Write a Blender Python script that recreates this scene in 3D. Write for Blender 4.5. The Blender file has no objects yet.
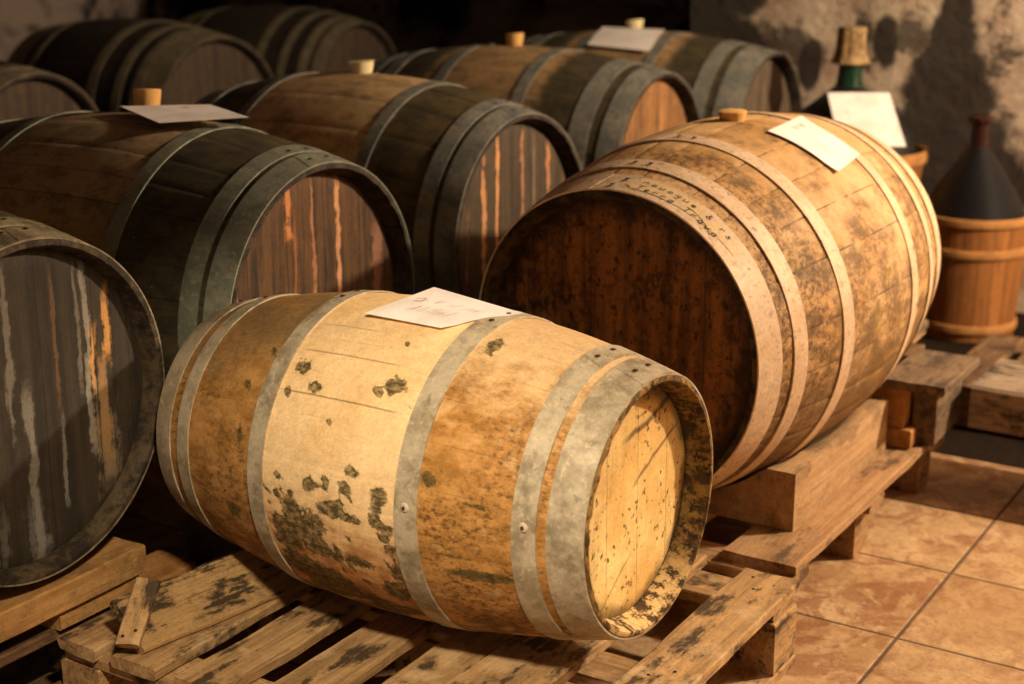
import bpy, bmesh, math, random
from mathutils import Vector, Matrix, noise
R = math.radians; PI = math.pi
scn = bpy.context.scene; COL = scn.collection

# ------------------------------------------------------------------ objects
def link(name, me, mat=None, parent=None, loc=(0,0,0), rot=(0,0,0)):
    o = bpy.data.objects.new(name, me); COL.objects.link(o)
    if mat is not None and me is not None: me.materials.append(mat)
    o.location = loc; o.rotation_euler = rot
    if parent is not None: o.parent = parent
    return o
def mesh(name, verts, faces, smooth=False):
    me = bpy.data.meshes.new(name); me.from_pydata([tuple(v) for v in verts], [], faces); me.update()
    if smooth:
        for p in me.polygons: p.use_smooth = True
    return me
def tag(o, label, cat, group=None, kind=None):
    if label: o['label'] = label
    if cat: o['category'] = cat
    if group: o['group'] = group
    if kind: o['kind'] = kind
    return o
def empty(name, loc, rot=(0,0,0)):
    o = bpy.data.objects.new(name, None); COL.objects.link(o); o.location = loc; o.rotation_euler = rot
    o.empty_display_size = .1; return o
def autosmooth(me, ang=35):
    bm = bmesh.new(); bm.from_mesh(me)
    for f in bm.faces: f.smooth = True
    for e in bm.edges:
        if len(e.link_faces) == 2 and e.calc_face_angle(0) > R(ang): e.smooth = False
    bm.to_mesh(me); bm.free()

# floor frame: E runs along the row-crossing direction (to the left), S runs away from the camera
def ES(e, s, z=0.): return Vector((-.848*e+.53*s, .53*e+.848*s, z))
YAW_S = math.atan2(.848, .53)      # heading of +S
YAW_E = math.atan2(.53, -.848)

# ------------------------------------------------------------------ node helper
class G:
    def __init__(s, name):
        s.m = bpy.data.materials.new(name); s.m.use_nodes = True
        s.t = s.m.node_tree; s.b = s.t.nodes['Principled BSDF']; s.b.inputs['Specular IOR Level'].default_value = .3
    def n(s, typ, **k):
        x = s.t.nodes.new(typ)
        for a, v in k.items(): setattr(x, a, v)
        return x
    def put(s, sock, v):
        if v is None: return
        if isinstance(v, bpy.types.NodeSocket): s.t.links.new(v, sock)
        elif isinstance(v, (tuple, list)):
            v = tuple(v)
            if len(sock.default_value) == 4 and len(v) == 3: v = v+(1,)
            sock.default_value = v
        else: sock.default_value = v
    def coord(s, k='Object'): return s.n('ShaderNodeTexCoord').outputs[k]
    def uv(s): return s.n('ShaderNodeUVMap', uv_map='UVMap').outputs[0]
    def attr(s, k): return s.n('ShaderNodeAttribute', attribute_name=k).outputs['Fac']
    def rnd(s): return s.n('ShaderNodeObjectInfo').outputs['Random']
    def map(s, v, scale=(1,1,1), loc=(0,0,0), rot=(0,0,0)):
        x = s.n('ShaderNodeMapping'); s.put(x.inputs[0], v); x.inputs['Location'].default_value = loc
        x.inputs['Rotation'].default_value = rot; x.inputs['Scale'].default_value = scale; return x.outputs[0]
    def off(s, v, r, k=37.):
        x = s.n('ShaderNodeVectorMath', operation='ADD'); s.put(x.inputs[0], v)
        c = s.n('ShaderNodeCombineXYZ'); q = s.mul(r, k)
        for i in range(3): s.put(c.inputs[i], q)
        s.put(x.inputs[1], c.outputs[0]); return x.outputs[0]
    def noise(s, v, scale=5, detail=4, rough=.55, dist=0):
        x = s.n('ShaderNodeTexNoise'); s.put(x.inputs['Vector'], v); x.inputs['Scale'].default_value = scale
        x.inputs['Detail'].default_value = detail; x.inputs['Roughness'].default_value = rough
        x.inputs['Distortion'].default_value = dist; return x.outputs['Fac']
    def vor(s, v, scale=5, feature='F1'):
        x = s.n('ShaderNodeTexVoronoi', feature=feature); s.put(x.inputs['Vector'], v); x.inputs['Scale'].default_value = scale
        return x.outputs['Distance']
    def math(s, op, a, b=0, c=None):
        x = s.n('ShaderNodeMath', operation=op); s.put(x.inputs[0], a); s.put(x.inputs[1], b)
        if c is not None: s.put(x.inputs[2], c)
        return x.outputs[0]
    def add(s, a, b): return s.math('ADD', a, b)
    def sub(s, a, b): return s.math('SUBTRACT', a, b)
    def mul(s, a, b): return s.math('MULTIPLY', a, b)
    def mx(s, a, b): return s.math('MAXIMUM', a, b)
    def mn(s, a, b): return s.math('MINIMUM', a, b)
    def inv(s, a): return s.sub(1., a)
    def ss(s, v, a, b):            # smooth step a -> b (b may be below a)
        x = s.n('ShaderNodeMapRange', interpolation_type='SMOOTHSTEP'); s.put(x.inputs[0], v)
        if a < b: lo, hi, t0, t1 = a, b, 0, 1
        else: lo, hi, t0, t1 = b, a, 1, 0
        x.inputs[1].default_value = lo; x.inputs[2].default_value = hi; x.inputs[3].default_value = t0; x.inputs[4].default_value = t1
        return x.outputs[0]
    def mix(s, f, a, b, mode='MIX'):
        x = s.n('ShaderNodeMix', data_type='RGBA', blend_type=mode); s.put(x.inputs[0], f); s.put(x.inputs[6], a); s.put(x.inputs[7], b)
        return x.outputs[2]
    def scalecol(s, c, f):
        x = s.n('ShaderNodeVectorMath', operation='SCALE'); s.put(x.inputs[0], c); s.put(x.inputs[3], f); return x.outputs[0]
    def sep(s, v):
        x = s.n('ShaderNodeSeparateXYZ'); s.put(x.inputs[0], v); return x.outputs[0], x.outputs[1], x.outputs[2]
    def comb(s, a, b, c):
        x = s.n('ShaderNodeCombineXYZ')
        for i, q in enumerate((a, b, c)): s.put(x.inputs[i], q)
        return x.outputs[0]
    def band(s, v, a, b, w=.004): return s.mul(s.ss(v, a-w, a+w), s.ss(v, b+w, b-w))
    def bump(s, h, d=.002, st=.6):
        x = s.n('ShaderNodeBump'); s.put(x.inputs['Height'], h); x.inputs['Distance'].default_value = d; x.inputs['Strength'].default_value = st
        s.put(s.b.inputs['Normal'], x.outputs[0])
    def out(s, col, rough=.8, metal=0., spec=None, grit=.5):
        if isinstance(col, bpy.types.NodeSocket) and grit:      # fine dirt in the pores of every old surface
            p = s.coord(); a = s.noise(p, 210, 5, .85); b = s.noise(p, 55, 5, .8)
            k = s.add(s.mul(s.sub(a, .5), 1.9*grit), s.add(1., s.mul(s.sub(b, .5), 1.5*grit)))
            col = s.scalecol(col, s.mx(k, .25))
        s.put(s.b.inputs['Base Color'], col); s.put(s.b.inputs['Roughness'], rough); s.put(s.b.inputs['Metallic'], metal)
        if spec is not None: s.b.inputs['Specular IOR Level'].default_value = spec
        return s.m
def hx(h, k=1.):                  # sRGB hex -> linear
    c = [int(h[i:i+2], 16)/255 for i in (0, 2, 4)]
    return tuple(((x/12.92) if x <= .04045 else ((x+.055)/1.055)**2.4)*k for x in c)

# ------------------------------------------------------------------ materials
def mat_cream_barrel():           # foreground barrel: scrubbed pale middle, ochre ends, black mould patches
    g = G('small_barrel_oak'); uv = g.uv(); u, v, _ = g.sep(uv)
    big = g.noise(g.map(uv, (1, 1, 1)), 6, 5, .6); fine = g.noise(g.map(uv, (20, 90, 1)), 3, 5, .7)
    speck = g.noise(g.map(uv, (1, 1.4, 1)), 75, 5, .75); med = g.noise(g.map(uv, (1, 1.3, 1)), 19, 6, .7)
    cream = g.mix(g.ss(big, .35, .7), hx('f1cf98'), hx('e3b97c'))
    cream = g.mix(g.mul(g.ss(fine, .5, .8), .35), cream, hx('c39a5c'))
    # the scrubbed middle turns orange towards the belly
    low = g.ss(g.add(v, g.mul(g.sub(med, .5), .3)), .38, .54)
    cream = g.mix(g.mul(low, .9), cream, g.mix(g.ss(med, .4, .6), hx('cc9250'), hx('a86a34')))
    och = g.mix(g.ss(med, .35, .65), hx('c69250'), hx('9a6a2c'))
    och = g.mix(g.mul(g.ss(speck, .47, .60), g.ss(g.add(big, g.mul(med, .5)), .62, .85)), och, hx('6a4a22'))
    och = g.mix(g.mul(g.ss(speck, .60, .66), .5), och, hx('4a3518'))
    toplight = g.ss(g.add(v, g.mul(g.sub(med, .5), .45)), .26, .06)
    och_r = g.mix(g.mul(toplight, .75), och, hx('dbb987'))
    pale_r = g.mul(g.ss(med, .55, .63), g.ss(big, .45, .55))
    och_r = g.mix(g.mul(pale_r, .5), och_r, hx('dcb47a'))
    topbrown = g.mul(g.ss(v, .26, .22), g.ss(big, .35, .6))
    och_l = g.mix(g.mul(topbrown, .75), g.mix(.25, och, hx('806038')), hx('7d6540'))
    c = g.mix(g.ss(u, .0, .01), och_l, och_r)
    mid = g.band(u, -.134, .134, .002)
    c = g.mix(mid, c, cream)
    # seams between the staves, faint on the scrubbed part
    sm = g.mul(g.ss(g.attr('seam'), .45, .9), g.ss(g.noise(g.map(uv, (4, 9, 1)), 3, 4), .42, .62))
    c = g.mix(g.mul(sm, g.add(.12, g.mul(g.inv(mid), .22))), c, hx('4a3216'))
    for (a, v0, b, v1, k) in ((-.112, .168, .069, .1655, .5), (-.123, .2413, .097, .239, .6), (-.113, .1104, -.007, .1093, .35)):
        dd = g.math('ABSOLUTE', g.sub(g.add(v, g.mul(g.sub(med, .5), .004)), v0)); c = g.mix(g.mul(g.mul(g.ss(dd, .0022, .0005), g.band(u, a, b, .02)), k), c, hx('4a3216'))
    # mould colonies
    f = g.add(g.attr('mould'), g.mul(g.sub(g.noise(uv, 60, 5, .7), .5), .9))
    f = g.add(f, g.mul(g.sub(g.noise(uv, 170, 3, .7), .5), .5))
    mm = g.ss(g.add(f, g.mul(g.sub(speck, .5), .35)), .18, .34)
    mc = g.mix(g.ss(speck, .4, .62), hx('3a3119'), hx('6a5a2c'))
    c = g.mix(g.mul(mm, g.add(.62, g.mul(g.ss(speck, .62, .45), .32))), c, mc)
    dust = g.mul(g.ss(g.noise(uv, 130, 4, .8), .66, .74), g.ss(g.noise(uv, 9, 3), .45, .7))
    c = g.mix(g.mul(dust, .5), c, hx('4d3a1c'))
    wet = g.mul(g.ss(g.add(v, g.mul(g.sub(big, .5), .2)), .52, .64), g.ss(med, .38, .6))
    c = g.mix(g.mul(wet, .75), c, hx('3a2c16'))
    # end rims are dirty
    rim = g.ss(g.math('ABSOLUTE', u), .409, .414)
    c = g.mix(g.mul(rim, g.ss(med, .3, .55)), c, hx('54401f'))
    g.bump(g.add(fine, g.mul(mm, .5)), .0012, .5)
    return g.out(c, .72)
def mat_cream_rim():
    g = G('small_barrel_rim'); p = g.coord(); n = g.noise(p, 28, 6, .75); n2 = g.noise(p, 90, 4, .7)
    x, y, z = g.sep(p)
    c = g.mix(g.ss(n, .42, .56), hx('4a3517'), hx('8d6a30')); c = g.mix(g.ss(n2, .5, .62), c, hx('2e2210'))
    pale = g.mul(g.ss(z, -.1, -.17), g.ss(n, .45, .52)); c = g.mix(g.mul(pale, .8), c, hx('d9b678'))
    g.bump(n, .003, .6); return g.out(c, .8)
def mat_cream_head():
    g = G('small_barrel_head'); p = g.coord(); x, y, z = g.sep(p)
    st = g.noise(g.map(p, (1, 60, 4)), 2, 5, .7); big = g.noise(p, 9, 4)
    c = g.mix(g.ss(big, .35, .65), hx('efd08a'), hx('dcb066')); c = g.mix(g.mul(g.ss(st, .5, .75), .4), c, hx('c4954c'))
    sp = g.noise(g.map(p, (1, 1.15, 1)), 80, 4, .6); reg = g.noise(p, 13, 3)
    c = g.mix(g.mul(g.ss(sp, .635, .69), .8), c, hx('6b4c1e'))
    c = g.mix(g.mul(g.ss(g.add(sp, g.mul(reg, .45)), .83, .9), .8), c, hx('3f2c12'))
    pl = g.math('ABSOLUTE', g.sub(g.math('FRACT', g.add(g.mul(y, 11.), .3)), .5)); c = g.mix(g.mul(g.ss(pl, .02, .0), .55), c, hx('6d4c22'))
    # slanting old scratches filled with dirt
    for (a, b, k, w, lo, hi) in ((.26, .103, .8, .0035, -.02, .16), (.46, .018, .75, .0026, .01, .14), (.67, -.083, .45, .002, -.11, .0)):
        d = g.math('ABSOLUTE', g.sub(g.add(z, g.mul(g.sub(g.noise(p, 14, 3), .5), .03)), g.add(g.mul(y, a), b)))
        c = g.mix(g.mul(g.mul(g.ss(d, w*2.2, w*.4), g.band(y, lo, hi, .02)), k), c, hx('54401c'))
    r = g.math('SQRT', g.add(g.mul(y, y), g.mul(z, z)))
    edge = g.ss(g.add(r, g.mul(g.sub(reg, .5), .05)), .150, .17); c = g.mix(g.mul(edge, .7), c, hx('4a3818'))
    g.bump(st, .001, .4); return g.out(c, .75)

def mat_big_barrel():             # right barrel: tan oak, brown sooty speckling
    g = G('light_barrel_oak'); uv = g.uv(); u, v, _ = g.sep(uv)
    big = g.noise(uv, 5, 5, .6); med = g.noise(g.map(uv, (1, 1.5, 1)), 14, 6, .72); fine = g.noise(g.map(uv, (8, 60, 1)), 3, 5, .7)
    sp = g.noise(uv, 70, 5, .8)
    c = g.mix(g.ss(big, .35, .65), hx('cfa673'), hx('b98a4e')); c = g.mix(g.mul(g.ss(med, .52, .7), .5), c, hx('dcb98a'))
    c = g.mix(g.mul(g.ss(fine, .5, .8), .35), c, hx('94703c'))
    green = g.mul(g.ss(g.noise(uv, 7, 4, .6), .54, .66), g.ss(v, -.18, -.42)); c = g.mix(g.mul(green, .55), c, hx('9a7f38'))
    av = g.math('ABSOLUTE', v)
    reg = g.mul(g.ss(g.add(big, g.mul(g.ss(av, .1, .55), .22)), .5, .66), g.ss(g.add(med, g.mul(sp, .6)), .66, .9))
    c = g.mix(g.mul(reg, .8), c, hx('5e4526'))
    c = g.mix(g.mul(g.ss(sp, .60, .68), .45), c, hx('5a3f22'))
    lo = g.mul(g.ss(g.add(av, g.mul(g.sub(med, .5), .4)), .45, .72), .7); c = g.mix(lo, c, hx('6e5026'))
    near = g.band(u, .24, .42, .02); c = g.mix(g.mul(g.mul(near, g.ss(sp, .46, .6)), .6), c, hx('54391f'))
    sm = g.mul(g.ss(g.attr('seam'), .4, .9), g.ss(g.noise(g.map(uv, (6, 9, 1)), 3, 4), .40, .6)); c = g.mix(g.mul(sm, .8), c, hx('3b2814'))
    g.bump(g.add(fine, g.mul(med, .6)), .0015, .5); return g.out(c, .75)
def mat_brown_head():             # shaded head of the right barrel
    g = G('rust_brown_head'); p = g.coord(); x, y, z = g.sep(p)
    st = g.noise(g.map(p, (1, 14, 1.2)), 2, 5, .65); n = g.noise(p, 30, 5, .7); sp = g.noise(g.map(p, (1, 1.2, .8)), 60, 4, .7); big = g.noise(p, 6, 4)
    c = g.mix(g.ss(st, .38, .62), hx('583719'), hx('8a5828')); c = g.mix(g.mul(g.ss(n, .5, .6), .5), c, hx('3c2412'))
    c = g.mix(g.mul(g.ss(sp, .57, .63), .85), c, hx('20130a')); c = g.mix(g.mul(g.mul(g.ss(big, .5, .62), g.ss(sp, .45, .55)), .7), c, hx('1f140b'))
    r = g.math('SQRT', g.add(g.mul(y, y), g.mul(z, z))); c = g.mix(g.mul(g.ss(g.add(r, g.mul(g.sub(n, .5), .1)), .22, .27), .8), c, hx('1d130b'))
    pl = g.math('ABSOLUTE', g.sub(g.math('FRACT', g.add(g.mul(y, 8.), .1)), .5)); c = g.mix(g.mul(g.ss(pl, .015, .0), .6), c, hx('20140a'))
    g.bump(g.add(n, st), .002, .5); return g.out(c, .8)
def mat_dark_rim(name='sooty_rim', a='3a2a16', b='7a5f3c'):
    g = G(name); p = g.coord(); n = g.noise(p, 22, 6, .75)
    c = g.mix(g.ss(n, .4, .62), hx(a), hx(b)); g.bump(n, .002, .5); return g.out(c, .8)
def mat_aged(name, mid_a, mid_b, dark_a, dark_b, lim=.19, seed=0., chalk=.5):  # cellar barrels
    g = G(name); uv = g.map(g.uv(), (1, 1, 1), (seed, seed*.7, 0)); u0, v0, _ = g.sep(g.uv()); au = g.math('ABSOLUTE', u0)
    big = g.noise(uv, 5, 5, .6); med = g.noise(g.map(uv, (1, 1.4, 1)), 15, 6, .7); fine = g.noise(g.map(uv, (10, 60, 1)), 3, 5, .7); sp = g.noise(uv, 60, 4, .7)
    m = g.mix(g.ss(big, .35, .65), hx(mid_a), hx(mid_b)); m = g.mix(g.mul(g.ss(med, .46, .62), .5), m, hx(dark_b)); m = g.mix(g.mul(g.ss(sp, .56, .68), .35), m, hx(dark_a))
    d = g.mix(g.ss(med, .38, .62), hx(dark_a), hx(dark_b))
    pale = g.mul(g.ss(sp, .66, .72), g.ss(big, .42, .55)); d = g.mix(g.mul(pale, chalk), d, hx('8f8468'))
    edge = g.ss(g.add(au, g.mul(g.sub(med, .5), .09)), lim-.012, lim+.03)
    c = g.mix(edge, m, d); c = g.mix(g.mul(g.ss(fine, .5, .8), .3), c, hx(dark_a))
    sm = g.mul(g.ss(g.attr('seam'), .4, .9), .55); c = g.mix(sm, c, hx('1c140b'))
    g.bump(g.add(fine, med), .0015, .5); return g.out(c, .75)
def mat_drip_head(name, ba, bb, drip, drip2, cols, sc=1., seed=0., grey=.5, amt=.62):
    # brown board head with long vertical runs; cols = (y, width, strength) of the strongest pale streaks
    g = G(name); p = g.map(g.coord(), (1, 1, 1), (seed, seed, seed)); x, y, z = g.sep(g.coord())
    wob = g.mul(g.sub(g.noise(g.map(g.coord(), (1, 6, 5)), 3, 4, .6), .5), .022)
    st = g.noise(g.map(p, (1, 34*sc, 1.6)), 1.6, 6, .7); st2 = g.noise(g.map(p, (1, 90*sc, 5)), 1.4, 5, .75); n = g.noise(p, 30, 5, .7); big = g.noise(p, 7, 4)
    c = g.mix(g.ss(g.add(st, g.mul(n, .3)), .5, .78), hx(ba), hx(bb))
    c = g.mix(g.mul(g.ss(st2, amt, amt+.1), g.ss(big, .4, .6)), c, hx(drip))
    c = g.mix(g.mul(g.ss(g.noise(g.map(p, (1, 60*sc, 3), (3, 3, 3)), 1.4, 5, .75), .58, .68), grey), c, hx(drip2))
    for (yy, w, k, col, z0, z1) in cols:
        d = g.math('ABSOLUTE', g.sub(g.add(y, wob), yy))
        f = g.ss(g.sub(d, g.mul(g.add(g.sub(st2, .5), g.sub(n, .5)), w*2.6)), w, w*.35)
        f = g.mul(f, g.band(g.add(z, g.mul(g.sub(n, .5), .15)), z0, z1, .03))
        c = g.mix(g.mul(f, k), c, hx(col))
    pl = g.math('ABSOLUTE', g.sub(g.math('FRACT', g.add(g.mul(y, 9.), .2)), .5)); c = g.mix(g.mul(g.ss(pl, .02, .0), .7), c, hx('1c120a'))
    g.bump(g.add(n, st), .002, .5); return g.out(c, .75)
def mat_hoop(name, a, b, c_, rough=.5, metal=.25, seed=0.):
    g = G(name); p = g.map(g.coord(), (1, 1, 1), (seed,)*3); n = g.noise(p, 18, 6, .7); f = g.noise(p, 90, 4, .7)
    c = g.mix(g.ss(n, .4, .62), hx(a), hx(b)); c = g.mix(g.mul(g.ss(f, .53, .64), .6), c, hx(c_)); c = g.mix(g.mul(g.ss(g.noise(p, 9, 5, .7), .52, .66), .5), c, hx(b, .55))
    c = g.mix(g.mul(g.ss(g.noise(p, 45, 4, .7), .62, .68), .5), c, hx('3c342a'))
    g.bump(f, .0006, .4); return g.out(c, rough, metal, grit=.42)
def mat_timber(name, a, b, dark, amt=.5, pale=None):
    g = G(name); r = g.rnd(); p = g.off(g.coord(), r)
    gr = g.noise(g.map(p, (1.2, 26, 26)), 2.2, 6, .65, .4); med = g.noise(g.map(p, (1, 2, 2)), 9, 6, .7); sp = g.noise(g.map(p, (1, 1.6, 1.6)), 60, 5, .8)
    rr = g.ss(r, 0, 1)
    c = g.mix(g.ss(gr, .35, .65), hx(a), hx(b)); c = g.mix(g.mul(rr, .3), c, hx(b))
    st = g.mul(g.ss(g.add(med, g.mul(gr, .5)), .74, .9), amt*1.6); c = g.mix(g.mn(st, .92), c, hx(dark))
    c = g.mix(g.mul(g.ss(sp, .58, .68), .5), c, hx(dark)); c = g.mix(g.mul(g.ss(g.noise(g.map(p, (1.5, 60, 60)), 3, 5, .7), .54, .66), .4), c, hx(dark))
    if pale: c = g.mix(g.mul(g.ss(g.noise(p, 12, 4), .55, .65), .5), c, hx(pale))
    g.bump(g.add(gr, g.mul(sp, .4)), .002, .7); return g.out(c, .85)
def mat_plain(name, col, rough=.7, metal=0, n=0., sc=40):
    g = G(name)
    if n: c = g.mix(g.mul(g.ss(g.noise(g.coord(), sc, 4), .4, .65), n), hx(col), hx(col, .55))
    else: c = hx(col)
    return g.out(c, rough, metal, grit=.25)
def mat_floor():
    g = G('terracotta_tiles'); p = g.coord(); T = .3313; x, y, _ = g.sep(p)
    u = g.math('FRACT', g.add(g.mul(x, 1/T), 100.)); v = g.math('FRACT', g.add(g.mul(y, 1/T), 100.))
    du = g.mn(u, g.inv(u)); dv = g.mn(v, g.inv(v)); d = g.mn(du, dv)
    ids = g.comb(g.math('FLOOR', g.add(g.mul(x, 1/T), 100.)), g.math('FLOOR', g.add(g.mul(y, 1/T), 100.)), 0.)
    wn = g.n('ShaderNodeTexWhiteNoise'); g.put(wn.inputs['Vector'], ids); rid = wn.outputs['Value']
    q = g.off(p, rid, 9.)
    big = g.noise(q, 5, 5, .6, .6); med = g.noise(q, 16, 6, .7, .8); fine = g.noise(q, 90, 4, .75)
    c = g.mix(g.ss(big, .35, .65), hx('c8a67a'), hx('b08c60')); c = g.mix(g.mul(g.ss(med, .48, .62), .75), c, hx('9e7650'))
    c = g.mix(g.mul(g.ss(fine, .5, .66), .45), c, hx('836040'))
    left = g.ss(g.add(y, g.mul(g.sub(g.noise(p, 4, 3), .5), .3)), -.16, .06)
    red = g.mul(left, g.ss(g.noise(p, 9, 5, .65, 1.), .47, .58)); c = g.mix(g.mul(red, .55), c, hx('7c4228'))
    wh = g.mul(left, g.ss(g.noise(p, 15, 6, .7, 1.2), .57, .65)); c = g.mix(g.mul(wh, .55), c, hx('cda988'))
    gr = g.ss(d, .013, .0065); c = g.mix(g.mul(gr, .9), c, hx('55432f'))
    h = g.sub(g.mul(g.ss(d, .0, .022), .8), g.mul(fine, .12)); g.bump(h, .003, .8)
    return g.out(c, g.mix(gr, (.42,)*3, (.9,)*3), 0, .35)
def mat_wall():
    g = G('mouldy_plaster'); p = g.coord(); x, y, z = g.sep(p)   # x along the wall, z up
    big = g.noise(p, 1.7, 5, .6, .3); med = g.noise(p, 6, 6, .7, .3); fine = g.noise(p, 30, 5, .75)
    c = g.mix(g.ss(med, .35, .65), hx('c0a48a'), hx('d6c2a4')); c = g.mix(g.mul(g.ss(big, .45, .6), .6), c, hx('a07c68'))
    c = g.mix(g.mul(g.ss(fine, .52, .66), .4), c, hx('5d5040'))
    c = g.mix(g.mul(g.ss(g.noise(p, 13, 6, .75), .60, .66), .6), c, hx('2c261c'))
    # dark patches: painted bottle shadows, the dark triangle, the dim left end (position along wall, height, half sizes)
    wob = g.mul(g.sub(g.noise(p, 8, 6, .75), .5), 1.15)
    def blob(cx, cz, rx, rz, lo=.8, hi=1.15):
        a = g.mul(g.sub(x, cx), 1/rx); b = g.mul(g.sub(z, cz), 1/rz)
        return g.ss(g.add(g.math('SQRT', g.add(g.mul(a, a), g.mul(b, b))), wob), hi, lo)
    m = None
    for b in SHADE_STAINS:
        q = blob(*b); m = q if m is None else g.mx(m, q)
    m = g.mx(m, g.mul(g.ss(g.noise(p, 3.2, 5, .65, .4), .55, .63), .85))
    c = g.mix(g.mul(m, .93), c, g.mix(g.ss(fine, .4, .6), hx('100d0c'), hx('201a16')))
    g.bump(g.add(med, g.mul(fine, .4)), .02, .7); return g.out(c, .9)
def mat_farwall():
    g = G('dark_stone_wall'); p = g.coord(); big = g.noise(p, 1.5, 5, .6, .6); med = g.noise(p, 5, 6, .7, .5)
    c = g.mix(g.ss(g.add(big, g.mul(med, .4)), .63, .76), hx('2b2320'), hx('a48d7c')); c = g.mix(g.mul(g.ss(med, .5, .62), .6), c, hx('221b18'))
    g.bump(med, .03, .7); return g.out(c, .95)
def mat_glass(name, col, rough=.12):
    g = G(name); p = g.coord(); n = g.noise(p, 20, 4)
    g.b.inputs['Specular IOR Level'].default_value = .6
    return g.out(g.mix(g.ss(n, .4, .7), hx(col), hx(col, .6)), g.mix(n, (rough,)*3, (rough+.2,)*3), 0, .6, grit=0)
def mat_paper(name='white_card', c1='efe6dc', c2='e0d3c6'):
    g = G(name); n = g.noise(g.coord(), 12, 4); g.bump(g.noise(g.coord(), 60, 3), .0004, .3)
    return g.out(g.mix(g.ss(n, .4, .7), hx(c1), hx(c2)), .8, grit=.05)
def mat_basket():
    g = G('woodchip_basket'); r = g.rnd(); p = g.off(g.coord(), r)
    x, y, z = g.sep(g.coord()); an = g.math('ARCTAN2', y, x)
    slat = g.math('FRACT', g.add(g.mul(an, 22/(2*PI)), 30.)); ln = g.ss(g.mn(slat, g.inv(slat)), .05, .0)
    sid = g.math('FLOOR', g.add(g.mul(an, 22/(2*PI)), 30.)); wn = g.n('ShaderNodeTexWhiteNoise', noise_dimensions='1D'); g.put(wn.inputs['W'], sid)
    n = g.noise(g.map(p, (30, 30, 2)), 2, 5, .7)
    c = g.mix(wn.outputs[0], hx('8a5526'), hx('a86c35')); c = g.mix(g.mul(g.ss(n, .45, .7), .5), c, hx('4d3018')); c = g.mix(g.mul(ln, .8), c, hx('2b190c'))
    g.bump(g.sub(n, ln), .003, .6); return g.out(c, .7)

# ------------------------------------------------------------------ barrel builder
def profile(Rh, Rb, L):
    return lambda x: Rh+(Rb-Rh)*(1-(2*x/L)**2)
def lathe(name, prof, nth=64, mat=None, parent=None, loc=(0,0,0), axis='z', smooth=True, rot=(0,0,0), closed=False):
    vs = []; fs = []
    for (r, h) in prof:
        for k in range(nth):
            a = 2*PI*k/nth
            vs.append((r*math.cos(a), r*math.sin(a), h) if axis == 'z' else (h, -r*math.sin(a), r*math.cos(a)))
    n = len(prof)
    for i in range(n-1 + (1 if closed else 0)):
        i2 = (i+1) % n
        for k in range(nth):
            a, b = i*nth+k, i*nth+(k+1) % nth; c, d = i2*nth+(k+1) % nth, i2*nth+k
            fs.append((a, b, c, d))
    if not closed:
        for i, flip in ((0, True), (n-1, False)):
            if prof[i][0] > 1e-5: f = [i*nth+k for k in range(nth)]; fs.append(f[::-1] if flip else f)
    me = mesh(name, vs, fs)
    bm = bmesh.new(); bm.from_mesh(me); bmesh.ops.remove_doubles(bm, verts=bm.verts, dist=1e-6); bmesh.ops.recalc_face_normals(bm, faces=bm.faces); bm.to_mesh(me); bm.free()
    if smooth: autosmooth(me)
    return link(name, me, mat, parent, loc, rot)

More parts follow.
